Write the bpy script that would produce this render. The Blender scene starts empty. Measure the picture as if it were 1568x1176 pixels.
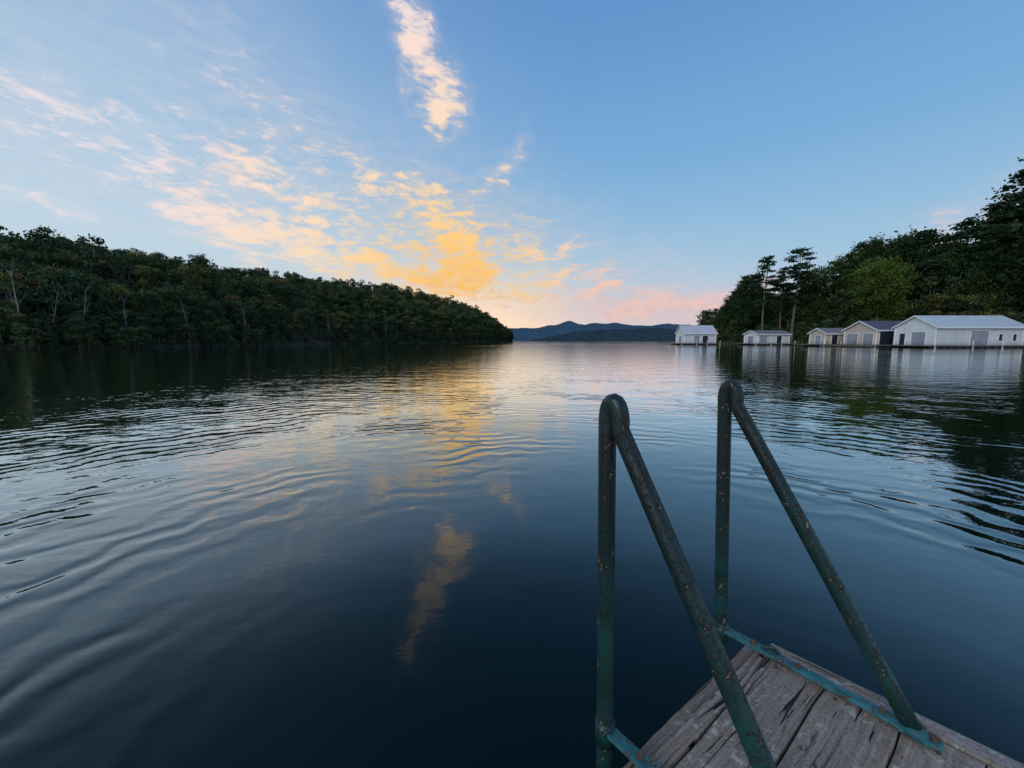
import bpy, bmesh, math, random
import numpy as np
from mathutils import Vector, Matrix, noise as mnoise
random.seed(7); RNG=np.random.default_rng(7)
S=bpy.context.scene
COL=S.collection

def lin(r,g,b):
    f=lambda c:(c/255/12.92) if c/255<=0.04045 else ((c/255+0.055)/1.055)**2.4
    return (f(r),f(g),f(b),1)

# ---------------------------------------------------------------- node helper
class NT:
    def __init__(s,nt): s.nt=nt; nt.nodes.clear()
    def n(s,t,**kw):
        nd=s.nt.nodes.new(t)
        for k,v in kw.items(): setattr(nd,k,v)
        return nd
    def set(s,sock,v):
        if isinstance(v,bpy.types.NodeSocket): s.nt.links.new(v,sock)
        elif v is not None: sock.default_value=v
    def math(s,op,a,b=None,c=None,clamp=False):
        nd=s.n('ShaderNodeMath',operation=op,use_clamp=clamp)
        s.set(nd.inputs[0],a); s.set(nd.inputs[1],b)
        if c is not None: s.set(nd.inputs[2],c)
        return nd.outputs[0]
    def vm(s,op,a,b=None,scale=None):
        nd=s.n('ShaderNodeVectorMath',operation=op)
        s.set(nd.inputs[0],a); s.set(nd.inputs[1],b)
        if scale is not None: s.set(nd.inputs['Scale'],scale)
        return nd.outputs['Value'] if op in('LENGTH','DISTANCE','DOT_PRODUCT') else nd.outputs[0]
    def noise(s,vec,scale,detail=3,rough=0.5,dist=0,color=False,dim='3D'):
        nd=s.n('ShaderNodeTexNoise',noise_dimensions=dim)
        s.set(nd.inputs['Vector'],vec); nd.inputs['Scale'].default_value=scale
        nd.inputs['Detail'].default_value=detail; nd.inputs['Roughness'].default_value=rough
        nd.inputs['Distortion'].default_value=dist
        return nd.outputs['Color'] if color else nd.outputs[0]
    def mr(s,v,a,b,c=0,d=1,smooth=False):
        nd=s.n('ShaderNodeMapRange',clamp=True)
        if smooth: nd.interpolation_type='SMOOTHSTEP'
        s.set(nd.inputs[0],v)
        for i,x in zip((1,2,3,4),(a,b,c,d)): s.set(nd.inputs[i],x)
        return nd.outputs[0]
    def mix(s,f,a,b,blend='MIX'):
        nd=s.n('ShaderNodeMix',data_type='RGBA',blend_type=blend)
        s.set(nd.inputs[0],f); s.set(nd.inputs[6],a); s.set(nd.inputs[7],b)
        return nd.outputs[2]
    def ramp(s,f,stops,interp='LINEAR'):
        nd=s.n('ShaderNodeValToRGB'); cr=nd.color_ramp; cr.interpolation=interp
        while len(cr.elements)<len(stops): cr.elements.new(0.5)
        for e,(p,c) in zip(cr.elements,stops): e.position=p; e.color=c if len(c)==4 else (*c,1)
        s.set(nd.inputs[0],f); return nd.outputs[0]
    def mapping(s,v,loc=(0,0,0),rot=(0,0,0),scale=(1,1,1),typ='POINT'):
        nd=s.n('ShaderNodeMapping',vector_type=typ)
        s.set(nd.inputs[0],v); nd.inputs[1].default_value=loc; nd.inputs[2].default_value=rot; nd.inputs[3].default_value=scale
        return nd.outputs[0]
    def bump(s,h,strength=1,dist=1,normal=None):
        nd=s.n('ShaderNodeBump'); nd.inputs['Strength'].default_value=strength
        nd.inputs['Distance'].default_value=dist; s.set(nd.inputs['Height'],h)
        if normal is not None: s.set(nd.inputs['Normal'],normal)
        return nd.outputs[0]

def newmat(name):
    m=bpy.data.materials.new(name); m.use_nodes=True
    return m,NT(m.node_tree)
def finish(t,color,rough=0.8,normal=None,metal=0,spec=0.3,emis=None):
    p=t.n('ShaderNodeBsdfPrincipled'); t.set(p.inputs['Base Color'],color); t.set(p.inputs['Roughness'],rough)
    t.set(p.inputs['Metallic'],metal); p.inputs['Specular IOR Level'].default_value=spec
    if normal is not None: t.set(p.inputs['Normal'],normal)
    if emis is not None:
        p.inputs['Emission Color'].default_value=emis; p.inputs['Emission Strength'].default_value=1
    o=t.n('ShaderNodeOutputMaterial'); t.nt.links.new(p.outputs[0],o.inputs[0]); return p

# ---------------------------------------------------------------- materials
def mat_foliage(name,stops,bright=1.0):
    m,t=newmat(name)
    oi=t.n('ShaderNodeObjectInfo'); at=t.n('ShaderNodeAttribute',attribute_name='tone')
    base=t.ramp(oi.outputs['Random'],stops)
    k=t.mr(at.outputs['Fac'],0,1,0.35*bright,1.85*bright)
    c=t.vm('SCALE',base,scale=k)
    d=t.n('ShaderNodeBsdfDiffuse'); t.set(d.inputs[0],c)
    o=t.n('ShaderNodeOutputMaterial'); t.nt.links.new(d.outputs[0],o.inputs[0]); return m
M_FOL=mat_foliage('hill_foliage',[(0,(.026,.050,.030)),(.18,(.062,.098,.046)),(.36,(.034,.064,.034)),(.54,(.084,.116,.044)),(.72,(.046,.078,.038)),(.88,(.140,.145,.042)),(1,(.125,.090,.044))])
M_PINE=mat_foliage('pine_needles',[(0,(.022,.046,.024)),(1,(.034,.060,.028))])
M_LEAF=mat_foliage('broad_leaves',[(0,(.028,.054,.024)),(1,(.050,.080,.028))])
M_LEAFY=mat_foliage('yellow_green_leaves',[(0,(.074,.112,.024)),(1,(.08,.116,.026))],1.1)
def mat_bark(name,c1,c2):
    m,t=newmat(name); g=t.n('ShaderNodeNewGeometry')
    v=t.mapping(g.outputs['Position'],scale=(3,3,.6))
    f=t.noise(v,2,4,.7); finish(t,t.ramp(f,[(.3,c1),(.7,c2)]),.9,t.bump(f,.6,.05)); return m
M_BARK=mat_bark('bark',(.07,.058,.047),(.19,.155,.125))
M_PALE=mat_bark('pale_dead_bark',(.22,.20,.17),(.45,.41,.36))
def mat_ground():
    m,t=newmat('bank_soil'); g=t.n('ShaderNodeNewGeometry')
    f=t.noise(g.outputs['Position'],.6,4,.65)
    finish(t,t.ramp(f,[(.3,(.022,.028,.014)),(.55,(.05,.045,.028)),(.75,(.09,.075,.055))]),.95,t.bump(f,1,.4)); return m
M_GROUND=mat_ground()
def mat_far(name,c,em):  # aerial haze painted in: bluish base colour plus a faint emission
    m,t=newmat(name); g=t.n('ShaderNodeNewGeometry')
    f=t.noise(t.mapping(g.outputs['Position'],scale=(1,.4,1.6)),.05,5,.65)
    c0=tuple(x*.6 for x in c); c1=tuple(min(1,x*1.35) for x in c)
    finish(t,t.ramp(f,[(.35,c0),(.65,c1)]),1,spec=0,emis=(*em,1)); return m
M_FAR=mat_far('far_hill_painted_haze',(.020,.040,.062),(.015,.035,.066))
M_FAR2=mat_far('near_hill_painted_haze',(.018,.031,.036),(.008,.018,.030))

def mat_water():
    m,t=newmat('lake_water'); g=t.n('ShaderNodeNewGeometry'); P=g.outputs['Position']
    N2=lambda v,s,d=2:t.noise(v,s,d,.5,dim='2D')
    r=t.vm('DISTANCE',P,(0.6,0.5,0)); rc=t.vm('DISTANCE',P,(0.6,1.9,0))
    # soft rings spreading from the dock, broken up by noise
    wob=t.noise(P,.8,3,.6,dim='2D')
    ph=t.math('ADD',t.math('MULTIPLY',r,2*math.pi/.30),t.math('MULTIPLY',wob,18))
    patch=t.mr(N2(P,.6,2),.40,.62,.06,1)
    ring=t.math('MULTIPLY',t.math('SINE',ph),t.math('MULTIPLY',patch,.0031))
    ring=t.math('MULTIPLY',ring,t.mr(rc,1.3,3.3,.05,1,True))
    ring=t.math('MULTIPLY',ring,t.mr(r,5,18,1,0.05,True))
    w1=t.math('MULTIPLY',N2(t.mapping(P,rot=(0,0,.35),scale=(.6,1.4,1)),.9,2),.015)
    w1=t.math('MULTIPLY',w1,t.mr(rc,1.5,7,.2,1,True))
    w2=t.math('MULTIPLY',N2(t.mapping(P,rot=(0,0,-.25),scale=(.75,1.5,1)),3.8,3),.0060)
    w2=t.math('MULTIPLY',w2,t.mr(rc,1.0,6,.16,1.0,True))
    farp=t.mr(N2(t.mapping(P,scale=(.03,.05,1)),1,2),.40,.64,.05,1)
    w3=t.math('MULTIPLY',N2(t.mapping(P,rot=(0,0,.1),scale=(1,1.8,1)),1.6,1),.018)
    w3=t.math('MULTIPLY',w3,t.math('MULTIPLY',farp,t.mr(r,20,80,0,1,True)))
    h=t.math('ADD',t.math('ADD',ring,w1),t.math('ADD',w2,w3))
    N=t.bump(h,1,1)
    fr=t.n('ShaderNodeFresnel'); fr.inputs[0].default_value=1.34; t.set(fr.inputs['Normal'],N)
    F=t.math('MULTIPLY',fr.outputs[0],t.mr(fr.outputs[0],.024,.075,.5,2.3),clamp=True)
    gl=t.n('ShaderNodeBsdfGlossy'); gl.inputs['Roughness'].default_value=.012; gl.inputs['Color'].default_value=(.93,.98,.98,1); t.set(gl.inputs['Normal'],N)
    df=t.n('ShaderNodeBsdfDiffuse'); df.inputs[0].default_value=(.0006,.0100,.0102,1)
    mx=t.n('ShaderNodeMixShader'); t.nt.links.new(F,mx.inputs[0])
    t.nt.links.new(df.outputs[0],mx.inputs[1]); t.nt.links.new(gl.outputs[0],mx.inputs[2])
    o=t.n('ShaderNodeOutputMaterial'); t.nt.links.new(mx.outputs[0],o.inputs[0]); return m
def mat_plain(name,c,rough=.7,var=.25,scale=3,metal=0,spec=.3,bumpd=0):
    m,t=newmat(name); tc=t.n('ShaderNodeTexCoord')
    f=t.noise(tc.outputs['Object'],scale,4,.65)
    c0=tuple(x*(1-var) for x in c); c1=tuple(min(1,x*(1+var*.6)) for x in c)
    finish(t,t.ramp(f,[(.3,c0),(.7,c1)]),rough,t.bump(f,.5,bumpd) if bumpd else None,metal,spec); return m
def mat_siding(name,c,vertical=True,pitch=.3):
    m,t=newmat(name); g=t.n('ShaderNodeNewGeometry'); P=g.outputs['Position']
    sp=t.n('ShaderNodeSeparateXYZ'); t.set(sp.inputs[0],P)
    u=t.math('ADD',sp.outputs[0],sp.outputs[1]) if vertical else sp.outputs[2]
    s=t.math('FRACT',t.math('DIVIDE',u,pitch)); groove=t.mr(s,.0,.14,0,1,True)
    d=t.noise(t.mapping(P,scale=(1,1,.25)),1.2,4,.65)
    low_dark=t.mr(sp.outputs[2],.4,1.4,.72,1,True)  # siding gets darker towards the bottom
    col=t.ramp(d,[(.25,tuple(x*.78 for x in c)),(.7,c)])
    k=t.math('MULTIPLY',t.mr(groove,0,1,.78,1),low_dark)
    finish(t,t.vm('SCALE',col,scale=k),.55,t.bump(groove,.6,.03),spec=.3); return m

def mat_pipe():
    m,t=newmat('chipped_green_paint'); g=t.n('ShaderNodeNewGeometry'); P=g.outputs['Position']
    n1=t.noise(t.mapping(P,scale=(1,1,.6)),85,5,.72,.5); n2=t.noise(P,9,3,.6); n3=t.noise(P,170,2,.6)
    n1=t.math('ADD',n1,t.mr(t.noise(P,14,2,.6),.35,.65,-.055,.045))
    sp=t.n('ShaderNodeSeparateXYZ'); t.set(sp.inputs[0],P)
    hgt=t.mr(t.math('ADD',sp.outputs[2],t.math('MULTIPLY',n2,.5)),.62,1.30,0,1,True)
    paint=t.mix(hgt,(.008,.066,.060,1),(.008,.015,.014,1))
    paint=t.mix(t.mr(n2,.45,.62,0,.7),paint,(.007,.028,.026,1))
    rust=t.mix(t.mr(n3,.4,.6),(.022,.012,.009,1),(.085,.046,.028,1))
    c=t.mix(t.mr(n1,.56,.60),paint,rust)
    c=t.mix(t.mr(n1,.65,.67),c,(.26,.28,.25,1))
    hb=t.math('SUBTRACT',t.math('MULTIPLY',n3,.45),t.mr(n1,.54,.61,0,.9))
    finish(t,c,t.mr(n1,.5,.6,.30,.7),t.bump(hb,1,.0025),0,.45); return m
def mat_teal():
    m,t=newmat('worn_teal_paint'); g=t.n('ShaderNodeNewGeometry'); P=g.outputs['Position']
    n1=t.noise(P,40,5,.7,.3); n2=t.noise(P,14,3,.6)
    c=t.mix(t.mr(n2,.4,.65),(.025,.12,.13,1),(.055,.21,.23,1))
    c=t.mix(t.mr(n1,.53,.57),c,(.075,.045,.03,1)); c=t.mix(t.mr(n1,.62,.65),c,(.4,.42,.38,1))
    finish(t,c,.5,t.bump(n1,.8,.003)); return m
def mat_wood():
    m,t=newmat('weathered_plank'); uv=t.n('ShaderNodeUVMap',uv_map='UVMap'); U=uv.outputs[0]
    oi=t.n('ShaderNodeAttribute',attribute_name='tone')
    off=t.n('ShaderNodeCombineXYZ'); t.set(off.inputs[2],t.math('MULTIPLY',oi.outputs['Fac'],13))
    V=t.vm('ADD',U,off.outputs[0])
    warp=t.vm('ADD',V,t.vm('SCALE',t.noise(V,2.2,3,.6,color=True),scale=.05))
    grain=t.noise(t.mapping(warp,scale=(2.0,60,1)),1.6,6,.7)
    crack=t.noise(t.mapping(warp,scale=(1.8,46,1)),1.5,3,.75,.8)
    crk=t.mr(crack,.61,.65,0,1,True)
    blot=t.noise(V,7,5,.7); fine=t.noise(V,130,3,.6)
    c=t.ramp(grain,[(.25,(.13,.098,.078)),(.5,(.29,.235,.195)),(.75,(.46,.39,.335))])
    c=t.mix(t.mr(blot,.42,.7,0,.6),c,(.26,.17,.115,1))
    c=t.mix(t.mr(fine,.50,.68,0,.55),c,(.07,.055,.045,1))
    c=t.mix(t.mr(t.noise(V,26,5,.75),.57,.64,0,.7),c,(.50,.48,.42,1))
    c=t.mix(crk,c,(.014,.011,.010,1))
    c=t.vm('SCALE',c,scale=t.mr(oi.outputs['Fac'],0,1,.82,1.12))
    hh=t.math('SUBTRACT',t.math('ADD',t.math('MULTIPLY',grain,.5),t.math('MULTIPLY',fine,.2)),crk)
    finish(t,c,.85,t.bump(hh,1,.007),spec=.25); return m
M_WATER=mat_water(); M_PIPE=mat_pipe(); M_TEAL=mat_teal(); M_WOOD=mat_wood()
M_BOLT=mat_plain('rusty_bolt',(.16,.09,.06),.6,.5,60,.3)
M_FLOAT=mat_plain('dock_float',(.03,.03,.032),.8,.4,2)
M_DOCKW=mat_plain('dock_timber',(.16,.135,.11),.9,.4,2)
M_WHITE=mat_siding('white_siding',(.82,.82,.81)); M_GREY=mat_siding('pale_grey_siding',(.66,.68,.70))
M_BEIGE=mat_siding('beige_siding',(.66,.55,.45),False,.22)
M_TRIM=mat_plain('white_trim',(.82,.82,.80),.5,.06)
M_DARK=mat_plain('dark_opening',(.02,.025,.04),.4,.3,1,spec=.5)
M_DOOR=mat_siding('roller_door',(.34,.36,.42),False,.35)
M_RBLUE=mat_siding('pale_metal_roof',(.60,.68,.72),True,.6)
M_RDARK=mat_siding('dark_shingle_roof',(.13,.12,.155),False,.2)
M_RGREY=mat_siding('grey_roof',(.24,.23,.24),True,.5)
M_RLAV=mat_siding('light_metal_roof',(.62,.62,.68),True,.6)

# ---------------------------------------------------------------- mesh helpers
class MB:
    def __init__(s): s.v=[]; s.f=[]; s.m=[]; s.t=[]
    def add(s,vs,fs,mi=0,tone=.5):
        o=len(s.v); s.v.extend([tuple(map(float,x)) for x in vs]); s.f.extend([tuple(i+o for i in f) for f in fs])
        s.m.extend([mi]*len(fs))
        s.t.extend([tone]*len(vs) if not hasattr(tone,'__len__') else list(tone))
    def tube(s,pts,rad,seg=8,mi=0,cap=True,tone=.5,jit=0):
        pts=[Vector(p) for p in pts]; n=len(pts); vs=[]; fs=[]
        T=[(pts[min(i+1,n-1)]-pts[max(i-1,0)]).normalized() for i in range(n)]
        up=Vector((0,0,1)) if abs(T[0].z)<.9 else Vector((1,0,0))
        X=T[0].cross(up).normalized()
        for i in range(n):
            X=(X-T[i]*X.dot(T[i])).normalized(); Y=T[i].cross(X)
            r=rad[i] if hasattr(rad,'__len__') else rad
            for k in range(seg):
                a=2*math.pi*k/seg; rr=r*(1+(random.uniform(-jit,jit) if jit else 0))
                vs.append(pts[i]+X*math.cos(a)*rr+Y*math.sin(a)*rr)
        for i in range(n-1):
            for k in range(seg):
                a=i*seg+k; b=i*seg+(k+1)%seg
                fs.append((a,b,b+seg,a+seg))
        if cap: fs.append(tuple(range(seg))[::-1]); fs.append(tuple((n-1)*seg+k for k in range(seg)))
        s.add(vs,fs,mi,tone)
    def box(s,x0,y0,z0,x1,y1,z1,mi=0,tone=.5):
        vs=[(x0,y0,z0),(x1,y0,z0),(x1,y1,z0),(x0,y1,z0),(x0,y0,z1),(x1,y0,z1),(x1,y1,z1),(x0,y1,z1)]
        s.add(vs,[(3,2,1,0),(4,5,6,7),(0,1,5,4),(1,2,6,5),(2,3,7,6),(3,0,4,7)],mi,tone)
    def leaves(s,centers,size,mi,tones,flat=0):
        n=len(centers); c=np.asarray(centers)
        nrm=RNG.normal(size=(n,3)); nrm[:,2]+=flat; nrm/=np.linalg.norm(nrm,axis=1)[:,None]
        a=np.cross(nrm,RNG.normal(size=(n,3))); a/=np.linalg.norm(a,axis=1)[:,None]; b=np.cross(nrm,a)
        sz=size*RNG.uniform(.6,1.3,(n,1)); asp=RNG.uniform(.45,.8,(n,1))
        q=np.stack([c-a*sz*.5,c+b*sz*asp*.5,c+a*sz*.5,c-b*sz*asp*.5],1).reshape(-1,3)
        o=len(s.v); s.v.extend(map(tuple,q.tolist()))
        s.f.extend([(o+4*i,o+4*i+1,o+4*i+2,o+4*i+3) for i in range(n)]); s.m.extend([mi]*n)
        s.t.extend(np.repeat(np.asarray(tones),4).tolist())
    def mesh(s,name,mats,smooth=False):
        me=bpy.data.meshes.new(name); me.from_pydata(s.v,[],s.f)
        for m in mats: me.materials.append(m)
        me.polygons.foreach_set('material_index',s.m)
        at=me.attributes.new('tone','FLOAT','POINT'); at.data.foreach_set('value',s.t)
        if smooth: me.polygons.foreach_set('use_smooth',[True]*len(s.f))
        me.update(); return me
def obj(name,me,parent=None,loc=(0,0,0),rot=0,scale=1):
    o=bpy.data.objects.new(name,me); COL.objects.link(o); o.location=loc; o.rotation_euler=(0,0,rot)
    o.scale=(scale,)*3 if not hasattr(scale,'__len__') else scale
    if parent: o.parent=parent
    return o
def bevel(o,w,seg=2):
    b=o.modifiers.new('bevel','BEVEL'); b.width=w; b.segments=seg; b.limit_method='ANGLE'; return o

# ---------------------------------------------------------------- trees
def decid(H,R,nclump,per,leaf,fol,low=.12,seed=0,lobes=7):
    random.seed(seed); mb=MB()
    lean=Vector((random.uniform(-.04,.04),random.uniform(-.04,.04),1))
    tr=[Vector((lean.x*z,lean.y*z,z)) for z in np.linspace(-1.0,H*.8,8)]
    mb.tube(tr,[H*.018*(1-.85*i/7) for i in range(8)],7,0)
    L=[]
    for i in range(lobes):
        a=i*2.4+random.uniform(-.4,.4); hz=random.uniform(low+.15,.82)
        rr=R*random.uniform(.25,.62)*(1.15-hz*.6)
        L.append((Vector((math.cos(a)*rr,math.sin(a)*rr,H*hz)),R*random.uniform(.38,.6)))
    L.append((Vector((random.uniform(-.1,.1)*R,random.uniform(-.1,.1)*R,H*.84)),R*.42))
    L.append((Vector((0,0,H*.5)),R*.6))
    for c,r in L:
        st=Vector((0,0,max(H*.12,c.z-H*.2))); mid=(st+c)/2+Vector((0,0,-.05*H*random.random()))
        mb.tube([st,mid,c],[H*.008,H*.005,H*.002],5,0)
    cs=[];tn=[]
    for i in range(nclump):
        c,r=random.choice(L)
        d=Vector((random.gauss(0,1),random.gauss(0,1),random.gauss(.15,1))).normalized()
        p=c+Vector((d.x*r,d.y*r,d.z*r*.9))*random.uniform(.7,1.08)
        if p.z<H*low*.5: continue
        cr=R*random.uniform(.09,.19); k=int(per*random.uniform(.6,1.3))
        q=RNG.normal(size=(k,3))*np.array([cr,cr,cr*.65])*.75+np.array(p)
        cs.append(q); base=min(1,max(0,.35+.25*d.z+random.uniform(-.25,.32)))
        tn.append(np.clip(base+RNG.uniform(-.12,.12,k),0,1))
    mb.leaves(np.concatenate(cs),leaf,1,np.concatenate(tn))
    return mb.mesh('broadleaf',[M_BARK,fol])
def pine(H,R,leaf,seed=0,bare=.36,per=38,gap=1.0,top=2.2):
    random.seed(seed); mb=MB()
    tr=[Vector((.25*math.sin(z*.2+seed),.25*math.cos(z*.17),z)) for z in np.linspace(-1,H*.98,12)]
    mb.tube(tr,[H*.0135*(1-.9*i/11) for i in range(12)],8,0)
    cs=[];tn=[]; z=bare*H
    while z<H*.985:
        u=min(1,max(0,(z/H-bare)/(1-bare)))
        rad=R*(math.sin(min(1,u*1.5+.28)*math.pi*.5))*(1-u**top*.86)
        for k in range(random.choice((2,3,4))):
            a=random.uniform(0,6.28); r=rad*random.uniform(.35,1.25)
            e=Vector((math.cos(a)*r,math.sin(a)*r,z+r*random.uniform(-.08,.32)))
            s0=Vector((0,0,z-.1*r)); mid=(s0+e)/2-Vector((0,0,.06*r))
            mb.tube([s0,mid,e],[.0035*H*(1-u*.6),.002*H,.0008*H],5,0)
            nc=max(2,int(r/.8))
            for j in range(nc):
                f=1-j/nc*.62; p=s0.lerp(e,f)+Vector((random.gauss(0,.35),random.gauss(0,.35),random.gauss(.1,.15)))
                cr=random.uniform(.5,.95)*(.75+.25*R/4); n=int(per*random.uniform(.6,1.3))
                cs.append(RNG.normal(size=(n,3))*np.array([cr,cr,cr*.34])*.7+np.array(p))
                b=min(1,max(0,random.uniform(.1,.7)+u*.1)); tn.append(np.clip(b+RNG.uniform(-.1,.15,n),0,1))
        z+=H*random.uniform(.020,.044)*gap
    mb.leaves(np.concatenate(cs),leaf,1,np.concatenate(tn),.4)
    return mb.mesh('pine',[M_BARK,M_PINE])
def bare(H,seed):
    random.seed(seed); mb=MB()
    def br(p,d,L,r,dep,wob):
        pts=[p]; rr=[r]; q=p
        for i in range(5):
            d=(d+Vector((random.gauss(0,wob),random.gauss(0,wob),.08))).normalized(); q=q+d*L/5; pts.append(q); rr.append(r*(1-.17*(i+1)))
        mb.tube(pts,rr,5,0)
        if dep:
            for i in range(9 if dep>1 else 4):
                k=random.randint(2,5); a=random.uniform(0,6.28)
                nd=(d*1.0+Vector((math.cos(a),math.sin(a),random.uniform(0,.3)))*.75).normalized()
                br(pts[k],nd,L*random.uniform(.16,.32),max(rr[k],r*.35)*.5,dep-1,.14)
    br(Vector((0,0,-1)),Vector((0,0,1)),H*.9,H*.0105,2,.04)
    return mb.mesh('bare_tree',[M_PALE])

# ---------------------------------------------------------------- terrain loft
def interp_idx(pts,n):
    P=np.array(pts,float); i=np.linspace(0,len(P)-1,n)
    out=np.stack([np.interp(i,np.arange(len(P)),P[:,k]) for k in range(P.shape[1])],1)
    ker=np.array([1,2,3,2,1])/9.
    for k in range(P.shape[1]):
        e=np.r_[[out[0,k]]*2,out[:,k],[out[-1,k]]*2]; out[:,k]=np.convolve(e,ker,'valid')
    return out
def prof(t): return max(0,t)**.9
class Terrain:
    def __init__(s,shore,ridge,nu=90,nt=26,ext=1.5):
        s.sh=interp_idx([(x,y,-.6) for x,y in shore],nu); s.rd=interp_idx(ridge,nu); s.nu=nu; s.ext=ext; s.nt=nt
    def at(s,u,t):
        i=u*(s.nu-1); a=int(min(i,s.nu-2)); f=i-a
        p0=s.sh[a]*(1-f)+s.sh[a+1]*f; p1=s.rd[a]*(1-f)+s.rd[a+1]*f
        xy=p0[:2]+(p1[:2]-p0[:2])*t
        hz=p0[2]+(p1[2]-p0[2])*(prof(t) if t<=1 else max(0,1-(t-1)*1.6))+min(1,t/.012)*.7
        nz=mnoise.noise(Vector((xy[0]*.03,xy[1]*.03,3)))*2.2*min(1,t*4)+mnoise.noise(Vector((xy[0]*.25,xy[1]*.25,7)))*.35
        return Vector((xy[0],xy[1],hz+nz))
    def build(s,name,mat):
        mb=MB(); vs=[];fs=[]
        for i in range(s.nu):
            for j in range(s.nt):
                vs.append(s.at(i/(s.nu-1),(j/(s.nt-1))**1.6*s.ext))
        for i in range(s.nu-1):
            for j in range(s.nt-1):
                a=i*s.nt+j; fs.append((a,a+1,a+s.nt+1,a+s.nt))
        mb.add(vs,fs); return obj(name,mb.mesh(name,[mat],True))

TL=Terrain([(-190,22),(-115,38),(-70,51),(-67,67),(-64,98),(-53,165),(-33,232),(-17,300),(1,372)],
           [(-400,60,40),(-320,120,40),(-255,190,38),(-225,225,39),(-177,270,37),(-98,310,33),(-48,335,24),(-24,352,13),(-3,378,.6)])
TL.build('wooded_hill',M_GROUND)
TR=Terrain([(82,175),(77,152),(77,138),(80,124),(86,116),(84,100),(87,90),(92,81),(98,72),(113,48),(140,15)],
           [(120,200,6),(120,185,7),(124,170,8),(130,155,8),(136,145,8),(140,132,9),(145,122,9),(152,112,9),(160,98,9),(175,70,9),(205,30,9)])
TR.build('wooded_bank',M_GROUND)

def scatter(parent_name,terr,variants,items):
    root=obj(parent_name,None)
    groups=[[] for _ in variants]
    for it in items: groups[random.randrange(len(variants))].append(it)
    for gi,(g,me) in enumerate(zip(groups,variants)):
        mb=MB()
        for (p,sc) in g:
            a=random.uniform(0,6.28); h=sc*.5*math.sqrt(2)
            vs=[(p.x+h*math.cos(a+k*math.pi/2),p.y+h*math.sin(a+k*math.pi/2),p.z) for k in range(4)]
            mb.add(vs,[(0,1,2,3)])
        inst=obj('tree_stand_%d'%gi,mb.mesh('stand',[M_GROUND]),root)
        inst.instance_type='FACES'; inst.use_instance_faces_scale=True; inst.instance_faces_scale=1
        inst.show_instancer_for_render=False; inst.show_instancer_for_viewport=False
        ch=obj('tree_crown_%d'%gi,me,inst)
    return root
def unitize(me,H):
    me.transform(Matrix.Scale(1/H,4)); return me
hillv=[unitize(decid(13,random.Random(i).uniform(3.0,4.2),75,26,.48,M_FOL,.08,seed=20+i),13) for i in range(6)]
random.seed(3)
items=[]
for _ in range(2700):
    u=random.random(); t=random.random()**1.35*1.08+.03
    p=TL.at(u,t)
    sc=random.uniform(9.0,15.5)*(.75 if u>.93 else 1)
    if t<.14: sc=random.uniform(7,11)
    if random.random()<.06: sc*=1.2
    items.append((p-Vector((0,0,.4)),sc))
for _ in range(850):   # low brush hanging on the waterline
    u=random.random()**1.2; p=TL.at(u,random.uniform(.0,.035)); items.append((p-Vector((0,0,.3)),random.uniform(1.6,5.5)))
scatter('hillside_forest',TL,hillv,items)
ritems=[]
for _ in range(360):
    u=random.random()**.9; t=random.uniform(.14,1.2); p=TR.at(u,t); ritems.append((p-Vector((0,0,.4)),random.uniform(11,17)))
for _ in range(240):
    u=random.random(); p=TR.at(u,random.uniform(.01,.14)); ritems.append((p-Vector((0,0,.3)),random.uniform(2.5,7)))
scatter('bank_forest',TR,hillv,ritems)

bt=[bare(14,s) for s in (1,2,5)]
for i,(u,tt,s) in enumerate([(.272,.020,.80),(.325,.020,.70),(.298,.024,.62),(.37,.020,.60),(.42,.018,.64),(.48,.02,.66),(.55,.018,.70),(.62,.018,.70)]):
    p=TL.at(u,tt); obj('bare_tree',bt[i%3],None,(p.x,p.y,max(p.z,.5)),i*1.3,s)

PV=[pine(27,4.4,.56,seed=3,bare=.42,gap=1.15),pine(27,5.4,.58,seed=8,bare=.2),pine(27,5.0,.58,seed=12,bare=.28,gap=1.1),pine(27,5.2,.56,seed=16,bare=.12,gap=1.0,top=1.3)]
DV=[decid(24,8.4,380,50,.6,M_LEAF,.08,seed=31,lobes=13),decid(24,7.8,350,50,.6,M_LEAF,.05,seed=37,lobes=12)]
DY=decid(21,7.2,320,50,.5,M_LEAFY,.04,seed=41,lobes=12)
def put(kind,px_ratio,Y,top,w=1,i=0):
    X=px_ratio*Y; base=1.0
    if kind in '0123': me,H=PV[int(kind)],27
    else: me,H=(DV[i%2],24) if kind=='d' else (DY,21)
    s=(top-base)/H; nm={'d':'oak_tree','y':'poplar_tree'}.get(kind,'pine_tree')
    obj(nm,me,None,(X,Y,base),i*1.7+Y,(s*w,s*w,s))
# tangent of bearing, northing, crown top height, width factor
for i,(k,r,Y,top,w) in enumerate([('d',.548,152,15,.6),('d',.585,146,21,.8),('2',.600,142,25,1.0),('d',.63,135,25,.9),('0',.655,118,26.5,1.15),('0',.70,122,24,1.05),
    ('0',.735,116,28.5,1.2),('d',.79,122,25,.85),('2',.83,126,27,1.1),('d',.87,114,28,.85),('2',.90,112,29,1.1),('d',.94,108,30.5,.9),('d',1.0,112,31.5,.95),('2',1.045,104,30.5,1.2),
    ('y',.95,95,21.5,.9),('1',1.10,98,28,1.2),('d',1.13,96,26,.8),('2',1.165,94,30,1.3),('d',1.20,92,25,.75),('3',1.235,88,31,1.4),('2',1.275,87,34,1.4),('3',1.315,82,36.5,1.4),
    ('2',1.36,78,38,1.4),('d',1.24,84,21,.8),('3',1.29,84,26,1.2),('d',1.34,80,22,.8),('3',1.43,76,37,1.3),('2',1.5,72,34,1.2),('1',1.07,99,24,1),('3',1.6,66,31,1.2),('2',1.75,60,30,1.2)]):
    put(k,r,Y,top,w,i)

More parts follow.
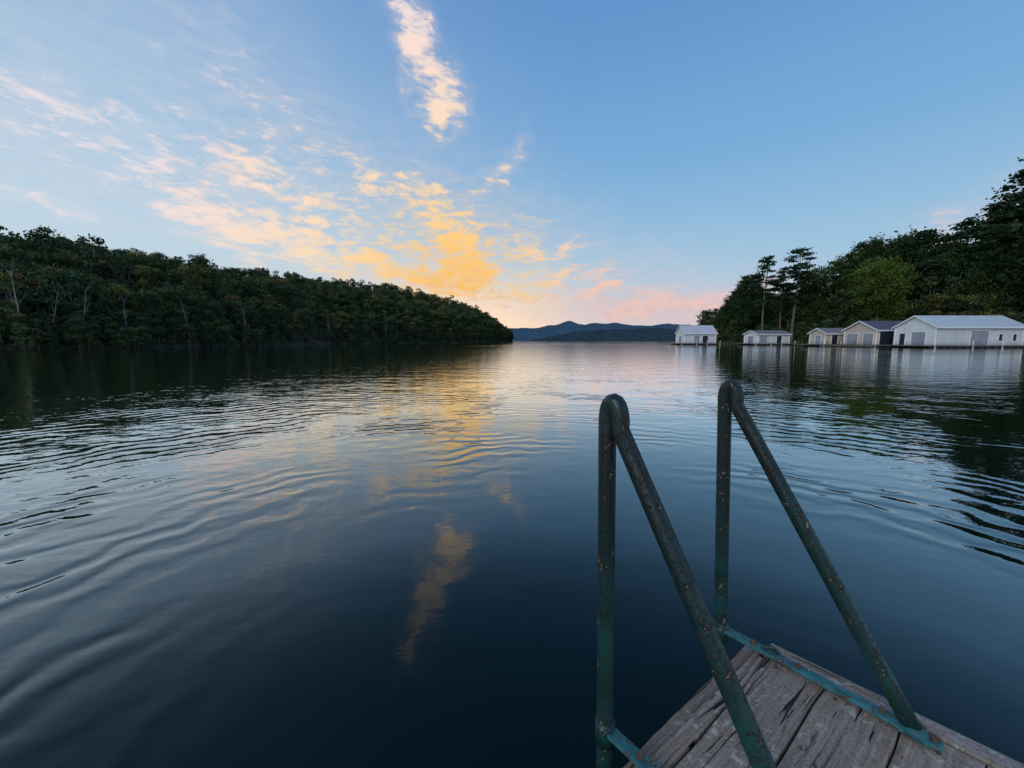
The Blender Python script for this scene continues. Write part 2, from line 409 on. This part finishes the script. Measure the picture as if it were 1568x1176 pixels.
# ---------------------------------------------------------------- distant hills
def farhill(name,Y,xs,mat,seed,depth):
    mb=MB(); n=260; X=np.linspace(xs[0][0],xs[-1][0],n); Z=np.interp(X,[a for a,_ in xs],[b for _,b in xs]); rows=12; vs=[];fs=[]
    for j in range(rows):
        t=j/(rows-1)
        for i in range(n):
            z=Z[i]*math.sin(t*math.pi/2)
            z+=mnoise.noise(Vector((X[i]*.012,t*3,seed)))*Z[i]*.14*t+mnoise.noise(Vector((X[i]*.11,t*9,seed)))*Y*.0016*min(1,t*3)
            vs.append((X[i],Y+depth*t+mnoise.noise(Vector((X[i]*.01,t*2,seed+5)))*depth*.15,z-.5*(1-t)))
    for j in range(rows-1):
        for i in range(n-1):
            a=j*n+i; fs.append((a,a+1,a+n+1,a+n))
    mb.add(vs,fs); obj(name,mb.mesh(name,[mat],True))
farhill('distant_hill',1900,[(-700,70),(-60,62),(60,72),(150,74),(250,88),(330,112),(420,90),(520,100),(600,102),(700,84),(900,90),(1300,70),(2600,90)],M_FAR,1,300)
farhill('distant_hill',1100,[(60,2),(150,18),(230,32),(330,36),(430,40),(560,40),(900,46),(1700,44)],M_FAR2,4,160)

# ---------------------------------------------------------------- water
mb=MB(); B=6000
mb.add([(-B,-B,0),(B,-B,0),(B,B,0),(-B,B,0)],[(0,1,2,3)]); obj('lake_water',mb.mesh('lake_water',[M_WATER]))
random.seed(5)

# ---------------------------------------------------------------- dock
C=Vector((.866,1.143,0)); A=Vector((-.817,-.577,0)); Bv=Vector((.700,-.714,0)).normalized(); ZD=.35
dock=obj('wooden_dock',None)
def board(name,s0,s1,t0,t1,zt,th,along='s',n=30):
    vs=[];uv=[];fs=[]; tone=random.random()
    for i in range(n+1):
        f=i/n
        for e in (0,1):
            j=random.gauss(0,.0018)
            if along=='s': s=s0+(s1-s0)*f; t=(t0,t1)[e]+j
            else: t=t0+(t1-t0)*f; s=(s0,s1)[e]+j
            for zz in (zt+random.gauss(0,.0006),zt-th):
                p=C+A*s+Bv*t; vs.append((p.x,p.y,zz)); uv.append((s,t) if along=='s' else (t,s+5))
    for i in range(n):
        a=i*4; b=a+4
        fs+=[(a,b,b+2,a+2),(a+1,a+3,b+3,b+1),(a,a+1,b+1,b),(a+2,b+2,b+3,a+3)]
    fs+=[(0,2,3,1),(n*4,n*4+1,n*4+3,n*4+2)]
    mb=MB(); mb.add(vs,fs,0,tone); me=mb.mesh(name,[M_WOOD])
    ul=me.uv_layers.new(name='UVMap')
    for l in me.loops: ul.data[l.index].uv=uv[l.vertex_index]
    bm=bmesh.new(); bm.from_mesh(me); bmesh.ops.recalc_face_normals(bm,faces=bm.faces); bm.to_mesh(me); bm.free()
    bevel(obj(name,me,dock),.004,2)
t=.012
for i,w in enumerate([.135,.15,.145,.15,.14,.15,.145,.15,.14,.15,.15,.145,.15,.14]):
    board('deck_board_%d'%i,.062+random.uniform(-.004,.004),3.2,t,t+w,ZD-random.uniform(0,.004),.036); t+=w+.007
TW=t
board('end_board',.0,.052,.005,TW,ZD+.002,.038,'t')
board('end_fascia',-.034,-.004,-.02,TW,ZD-.02,.15,'t')
board('side_trim',.03,3.2,-.034,.004,ZD-.012,.032)
board('side_fascia',.0,3.2,-.078,-.040,ZD-.04,.14)
board('joist',.3,.36,.0,TW,ZD-.05,.14,'t'); board('joist_back',1.6,1.66,.0,TW,ZD-.05,.14,'t')
for k,(s,tt) in enumerate([(.35,.35),(.35,1.6),(1.9,.35),(1.9,1.6)]):
    mb=MB(); p=C+A*s+Bv*tt; mb.tube([(p.x,p.y,-5),(p.x,p.y,ZD-.05)],.08,12); obj('piling_%d'%k,mb.mesh('piling',[M_DOCKW]),dock)
mb=MB()
for i in range(14):
    for s in (.10,.33,.36,.95,1.3):
        p=C+A*(s+random.gauss(0,.006))+Bv*(.05+i*.152+random.gauss(0,.012)); mb.tube([(p.x,p.y,ZD-.004),(p.x,p.y,ZD+.0015)],.0042,8)
obj('nails',mb.mesh('nails',[M_BOLT]),dock)

# ---------------------------------------------------------------- ladder
lad=obj('dock_ladder',None); R=.0205
def rail(i,base,top,vec):
    b=Vector((base[0],base[1],ZD)); tp=Vector((top[0],top[1],ZD+top[2])); foot=b+Vector((vec[0],vec[1],.012))
    ax=(tp-b).normalized(); sl=(foot-tp).normalized()
    pts=[b-ax*1.4*k/6 for k in range(6,0,-1)]+[b+(tp-b)*k/8*.9 for k in range(9)]
    p0=tp-ax*.06; p2=tp+sl*.075; c=tp+ax*.022+sl*.004
    p1a=c-Vector((vec[0],vec[1],0)).normalized()*.004; p1b=c+Vector((vec[0],vec[1],0)).normalized()*.036
    for k in range(0,13):
        f=k/12; pts.append(p0*(1-f)**3+p1a*3*f*(1-f)**2+p1b*3*f*f*(1-f)+p2*f**3)
    pts+=[p2.lerp(foot,k/10) for k in range(1,11)]
    mb=MB(); mb.tube(pts,R,24)
    o=obj('handrail_%d'%i,mb.mesh('handrail',[M_PIPE],True),lad)
    return b,foot
vec=(.300,-.352)
b1,f1=rail(1,(.239,.866),(.221,.866,.862),vec)
b2,f2=rail(2,(.723,1.208),(.684,1.208,.860),vec)
for i,(b,f) in enumerate([(b1,f1),(b2,f2)]):
    d=(f-b); d.z=0; d.normalize(); n=Vector((-d.y,d.x,0)); up=Vector((0,0,1))
    mb=MB(); L=(f-b).length+.05; vs=[]; fs=[]
    st=24
    for k in range(st+1):
        s=L*k/st; hw=.0165+ (.012*math.exp(-((s-L+.05)/.035)**2))
        if k==st: hw=.012
        z0=.004; z1=.016
        for sg,z in ((-1,z0),(1,z0),(1,z1),(-1,z1)):
            q=b+d*s+n*hw*sg; vs.append((q.x,q.y,ZD+z+.002))
    for k in range(st):
        a=k*4
        for e in range(4): fs.append((a+e,a+(e+1)%4,a+4+(e+1)%4,a+4+e))
    fs.append((3,2,1,0)); fs.append((st*4,st*4+1,st*4+2,st*4+3)); mb.add(vs,fs)
    o=obj('foot_bar_%d'%i,mb.mesh('foot_bar',[M_TEAL]),lad); bevel(o,.003,2)
    mb=MB()
    for s,r in ((.10,.009),(.22,.008),(L-.015,.010),(L-.11,.008)):
        q=b+d*s; mb.tube([(q.x,q.y,ZD+.017),(q.x,q.y,ZD+.026)],r,6)
    obj('bolts_%d'%i,mb.mesh('bolts',[M_BOLT]),lad)
    mb=MB(); mb.tube([b-up*.03,b+up*.035],R+.004,20); obj('post_collar_%d'%i,mb.mesh('collar',[M_PIPE],True),lad)
    mb=MB(); q=f; mb.tube([(q.x,q.y,ZD+.012),(q.x,q.y,ZD+.03)],[R+.012,R+.002],20); obj('foot_weld_%d'%i,mb.mesh('weld',[M_TEAL],True),lad)
mb=MB()
for z in (-.35,-.65,-.95):
    k=(ZD-z); mb.tube([b1+Vector((.02*k,0,-k)),b2+Vector((.045*k,0,-k))],.017,12)
obj('rungs',mb.mesh('rungs',[M_PIPE],True),lad)
mb=MB(); q=b2+(f2-b2).normalized()*.155; q.z=ZD
mb.tube([q+Vector((-.02,.02,-.01)),q+Vector((-.018,.02,.02)),q+Vector((0,.012,.03)),q+Vector((.016,0,.02)),q+Vector((.018,-.002,-.002))],.007,10)
obj('clamp_hook',mb.mesh('hook',[M_PIPE],True),lad)

# ---------------------------------------------------------------- boathouses
def boathouse(x0,y0,W,L,eave,ridge,mw,mg,mr,front,gable,over=.45,name='boathouse'):
    root=obj(name,None); x1=x0+L; y1=y0+W; ym=(y0+y1)/2; zb=.5
    mb=MB()
    vs=[(x0,y0,zb),(x1,y0,zb),(x1,y1,zb),(x0,y1,zb),(x0,y0,eave),(x1,y0,eave),(x1,y1,eave),(x0,y1,eave),(x0,ym,ridge),(x1,ym,ridge)]
    mb.add(vs,[(0,1,5,4),(2,3,7,6)],0); mb.add(vs,[(3,0,4,8,7),(1,2,6,9,5)],1)
    obj('walls',mb.mesh('walls',[mw,mg]),root)
    mb=MB(); th=.14; sl=(ridge-eave)/(W/2)
    for sg,ye in ((-1,y0),(1,y1)):
        yo=ye+sg*over; zo=eave-sl*over+.06; zr=ridge+.06
        xa,xb=x0-over*.8,x1+over*.8
        vs=[(xa,yo,zo),(xb,yo,zo),(xb,ym,zr),(xa,ym,zr)]; vs+=[(a,b,c+th) for a,b,c in vs]
        mb.add(vs,[(3,2,1,0),(4,5,6,7),(0,1,5,4),(1,2,6,5),(3,0,4,7)],0)
    obj('roof',mb.mesh('roof',[mr]),root)
    mb=MB(); xa=x0-over*.8-.03
    for sg,ye in ((-1,y0),(1,y1)):
        yo=ye+sg*(over+.02); zo=eave-sl*(over+.02)+.0
        mb.add([(xa,yo,zo),(xa,ym,ridge+.0),(xa,ym,ridge+.24),(xa,yo,zo+.24),(xa+.04,yo,zo),(xa+.04,ym,ridge),(xa+.04,ym,ridge+.24),(xa+.04,yo,zo+.24)],
               [(0,1,2,3),(7,6,5,4),(3,2,6,7),(0,4,5,1)],0)
    mb.box(x0-over*.8,y0-over-.05,eave-sl*over-.06,x1+over*.8,y0-over-.015,eave-sl*over+.16)
    for cx,cy in ((x0,y0),(x1,y0),(x0,y1)): mb.box(cx-.1,cy-.1,zb,cx+.1,cy+.1,eave-.05)
    obj('trim',mb.mesh('trim',[M_TRIM]),root)
    mb=MB()
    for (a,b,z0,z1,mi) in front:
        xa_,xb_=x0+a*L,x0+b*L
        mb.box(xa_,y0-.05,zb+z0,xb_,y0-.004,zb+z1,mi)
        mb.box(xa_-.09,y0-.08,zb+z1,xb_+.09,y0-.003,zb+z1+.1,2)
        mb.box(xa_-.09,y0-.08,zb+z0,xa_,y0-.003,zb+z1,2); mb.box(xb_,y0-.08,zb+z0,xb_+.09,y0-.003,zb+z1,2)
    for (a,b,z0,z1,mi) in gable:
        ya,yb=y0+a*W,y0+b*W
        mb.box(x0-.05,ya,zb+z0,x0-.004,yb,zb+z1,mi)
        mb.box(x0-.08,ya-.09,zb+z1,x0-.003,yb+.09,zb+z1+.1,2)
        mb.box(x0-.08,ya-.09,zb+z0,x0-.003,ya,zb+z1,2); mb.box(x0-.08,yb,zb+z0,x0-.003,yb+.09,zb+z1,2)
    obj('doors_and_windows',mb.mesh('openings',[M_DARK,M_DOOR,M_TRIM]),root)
    mb=MB(); mb.box(x0-1.6,y0-1.5,.3,x1+.8,y1+.6,.48,0)
    xx=x0-1.4
    while xx<x1+.5:
        mb.box(xx,y0-1.4,-.25,xx+.85,y0-.6,.295,1); mb.box(xx,y1-.4,-.25,xx+.85,y1+.4,.295,1); xx+=1.25
    obj('floating_deck',mb.mesh('floating_deck',[M_DOCKW,M_FLOAT]),root)
    mb=MB()
    for px in (x0-1.4,x0+L*.33,x0+L*.66,x1+.6): mb.tube([(px,y0-1.42,-4),(px,y0-1.42,1.25)],.07,8)
    obj('mooring_posts',mb.mesh('posts',[M_TRIM]),root)
    return root
boathouse(73.2,66,7,15.2,3.7,5.6,M_GREY,M_WHITE,M_RBLUE,[(.40,.60,0,2.5,1),(.72,.76,.8,1.9,0),(.88,.92,.8,1.9,0)],[(.22,.55,0,2.3,1),(.72,.86,0,2.1,0)])
boathouse(71.6,75,7.2,10,3.4,5.1,M_BEIGE,M_BEIGE,M_RDARK,[(.06,.42,0,2.6,0),(.55,.9,0,2.6,0)],[(.08,.38,0,2.2,1),(.55,.9,0,2.2,1)])
boathouse(69.4,84.5,4.4,7,2.9,3.9,M_BEIGE,M_BEIGE,M_RGREY,[(.2,.38,0,2.0,0)],[(.25,.6,0,1.9,1)])
boathouse(67,104,6,8.6,3.0,3.9,M_GREY,M_WHITE,M_RGREY,[(.05,.3,.2,2.1,1),(.6,.75,0,2.0,0)],[(.3,.7,0,2.0,1)])
boathouse(50.6,112,5.5,9.2,3.5,5.6,M_GREY,M_WHITE,M_RLAV,[(.30,.48,0,2.2,1),(.58,.75,0,2.2,0)],[(.3,.6,0,2.1,1)])
wk=obj('floating_walkway',None); mb=MB()
def strip(p,q,w=.8):
    p=Vector((*p,0));q=Vector((*q,0)); d=(q-p).normalized(); n=Vector((-d.y,d.x,0))*w
    vs=[p-n,q-n,q+n,p+n]; mb.add([(v.x,v.y,.12) for v in vs]+[(v.x,v.y,.42) for v in vs],[(3,2,1,0),(4,5,6,7),(0,1,5,4),(1,2,6,5),(2,3,7,6),(3,0,4,7)],0)
    k=0
    while k<(q-p).length: c=p+d*k; mb.box(c.x-.4,c.y-.4,-.2,c.x+.4,c.y+.4,.115,1); mb.tube([c+n*1.05,c+n*1.05+Vector((0,0,1.3))],.06,6,0); k+=3
strip((76.5,103),(80.5,98)); strip((69,82),(76.4,102)); strip((70,73.6),(68.6,84)); strip((89.2,67),(99,72.5))
obj('walkway_sections',mb.mesh('walkway',[M_DOCKW,M_FLOAT]),wk)

# ---------------------------------------------------------------- world sky
W=bpy.data.worlds.new('World'); S.world=W; W.use_nodes=True; t=NT(W.node_tree)
tc=t.n('ShaderNodeTexCoord'); D=t.vm('NORMALIZE',tc.outputs['Generated'])
sp=t.n('ShaderNodeSeparateXYZ'); t.set(sp.inputs[0],D)
az=t.math('MULTIPLY',t.math('ARCTAN2',sp.outputs[0],sp.outputs[1]),180/math.pi)
el=t.math('MULTIPLY',t.math('ARCSINE',sp.outputs[2]),180/math.pi)
ef=t.math('DIVIDE',el,60.)
base=t.ramp(ef,[(0,lin(208,207,214)),(.07,lin(190,205,221)),(.18,lin(160,198,226)),(.36,lin(126,177,222)),(.62,lin(100,151,208)),(1,lin(74,120,184))])
leftf=t.math('MULTIPLY',t.mr(az,12,-60,0,1,True),t.mr(el,6,42,.80,.22))
base=t.mix(leftf,base,lin(206,224,235))
back=t.mr(t.math('ABSOLUTE',az),90,170,0,.4,True); base=t.mix(back,base,lin(110,128,168))
sundir=Vector((math.sin(math.radians(-8)),math.cos(math.radians(-8)),math.tan(math.radians(4)))).normalized()
dot=t.vm('DOT_PRODUCT',D,tuple(sundir))
glow=t.math('MULTIPLY',t.mr(dot,.93,1,0,1,True),t.mr(el,0,14,.7,.05,True)); base=t.mix(glow,base,lin(250,218,184))
pinkb=t.math('MULTIPLY',t.mr(t.math('ABSOLUTE',t.math('SUBTRACT',az,22)),0,26,1,0,True),t.mr(t.math('ABSOLUTE',t.math('SUBTRACT',el,4.0)),0,4.5,.5,0,True))
base=t.mix(pinkb,base,lin(230,188,190))
sky=t.n('ShaderNodeTexSky',sky_type='NISHITA'); sky.sun_disc=False; sky.sun_elevation=math.radians(4); sky.sun_rotation=math.radians(-8)
nish=t.vm('SCALE',sky.outputs[0],scale=.1); base=t.mix(.06,base,nish)
ae=t.n('ShaderNodeCombineXYZ'); t.set(ae.inputs[0],az); t.set(ae.inputs[1],el); AE=ae.outputs[0]
w1=t.vm('SUBTRACT',t.noise(AE,.14,2,.6,color=True,dim='2D'),(.5,.5,.5))
AEW=t.vm('ADD',AE,t.vm('MULTIPLY',w1,(8,5,0)))
blobs=[(-15.3,38.5,4.4,1.9,-62,.9),(-12.6,34,5,2.2,-60,1.15),(-10.4,30.2,3.8,2.7,-55,1.35),
 (-47,20,8,1.1,-14,.8),(-41,17.9,2.6,1.0,-5,.95),(-33.7,19.2,5,2.4,-8,.95),(-25.8,17.6,3,.8,-6,1.0),
 (-40,15.6,6,2.1,-28,.85),(-36.3,13.6,7,2.5,-26,1.1),(-30.5,11.9,9,2.2,-14,1.15),(-20.5,10.4,10,1.9,-12,1.15),(-12,8.0,7,2.3,-15,1.2),
 (-17.5,20.0,7,1.7,-28,.85),(-11.5,17.0,6,2.8,-30,1.0),(-8.2,13.8,4.6,3.4,-45,1.25),(-6.2,9.6,4.2,4.2,-55,1.5),(-14.5,13.4,5,1.8,-20,.75),
 (-26.5,14.6,5,1.5,-10,1.0),(1.5,12.8,5,1.7,6,.85),(7.5,13.6,4.5,1.1,4,.8),(5.8,8.9,4.5,1.2,8,1.1),(1.5,6.6,6,1.6,0,.8),
 (13.5,6.8,6,1.0,6,1.05),(20,4.8,10,1.2,5,1.0),(27,5.4,7,1.4,8,.85),(-1.5,22.4,4.2,1.0,58,.7),(14.7,9.4,2.4,.6,8,.85),
 (-51.6,12.6,5,.8,-8,.8),(50,10.5,7,2.2,25,.65),
 (-28,16.5,17,5.0,-22,.54),(-5,13.5,15,6.5,-18,.52),(-46,19,13,4,-14,.48),(12,8,12,3.2,4,.52),(-30,25,14,4,-30,.36)]
acc=None
for (a,e,hl,hw,ti,wt) in blobs:
    q=t.mapping(AEW,loc=(a,e,0),rot=(0,0,math.radians(ti)),scale=(hl*1.55,hw*1.75,1),typ='TEXTURE')
    v=t.math('MULTIPLY_ADD',t.vm('LENGTH',q),-wt,wt)
    acc=v if acc is None else t.math('SMOOTH_MAX',acc,v,.3)
st=t.mapping(AE,rot=(0,0,math.radians(24)),scale=(.2,.66,1))
n1=t.noise(st,1.3,7,.62,.5,dim='2D'); n2=t.noise(t.mapping(AE,rot=(0,0,math.radians(-40)),scale=(.5,1.1,1)),1.1,4,.6,dim='2D')
nn=t.math('ADD',t.math('MULTIPLY',n1,.62),t.math('MULTIPLY',n2,.38))
dens=t.math('ADD',acc,t.math('MULTIPLY',t.math('SUBTRACT',nn,.5),3.2))
gate=t.mr(acc,.02,.36,0,1,True)
dens=t.math('MULTIPLY',t.mr(dens,.10,1.15,0,1,True),gate)
veil=t.math('MULTIPLY',t.mr(acc,-.25,.8,0,.46,True),t.mr(n1,.32,.66,.15,1))
dens=t.math('MAXIMUM',dens,veil)
ccol=t.ramp(t.mr(dot,.80,1,0,1),[(0,lin(238,226,228)),(.25,lin(248,224,214)),(.50,lin(250,224,202)),(.74,lin(255,222,182)),(.90,lin(255,210,140)),(1,lin(255,194,98))])
pinkf=t.math('MULTIPLY',t.mr(az,1,13,0,.8,True),t.mr(el,5,16,1,.35)); ccol=t.mix(pinkf,ccol,lin(244,190,174))
lowp=t.mr(el,6,2,0,.5,True); ccol=t.mix(lowp,ccol,lin(246,196,166))
lowl=t.math('MULTIPLY',t.mr(n2,.44,.6,0,.5),t.mr(el,14,3,0,1)); ccol=t.mix(lowl,ccol,lin(186,188,204))
final=t.mix(dens,base,ccol)
bg=t.n('ShaderNodeBackground'); t.set(bg.inputs[0],final); bg.inputs[1].default_value=1.0
o=t.n('ShaderNodeOutputWorld'); t.nt.links.new(bg.outputs[0],o.inputs[0])
W.cycles.sampling_method='NONE'

# made-up soft fill lamp behind the camera, brightens trees and boathouse walls
L=bpy.data.lights.new('fill_lamp','SUN'); L.energy=1.0; L.angle=math.radians(35); L.color=(1,.94,.86)
so=bpy.data.objects.new('fill_lamp',L); COL.objects.link(so)
a_=math.radians(-145); e_=math.radians(30)
sd=Vector((math.sin(a_)*math.cos(e_),math.cos(a_)*math.cos(e_),math.sin(e_))); so.rotation_euler=sd.to_track_quat('Z','Y').to_euler()

cam=bpy.data.cameras.new('camera'); co=bpy.data.objects.new('camera',cam); COL.objects.link(co)
cam.sensor_width=36; cam.lens=13.316; cam.clip_start=.05; cam.clip_end=20000
co.location=(0,0,1.35); co.rotation_euler=(math.radians(90-6.588),0,0); S.camera=co
S.view_settings.view_transform='Standard'; S.view_settings.look='None'; S.view_settings.exposure=0
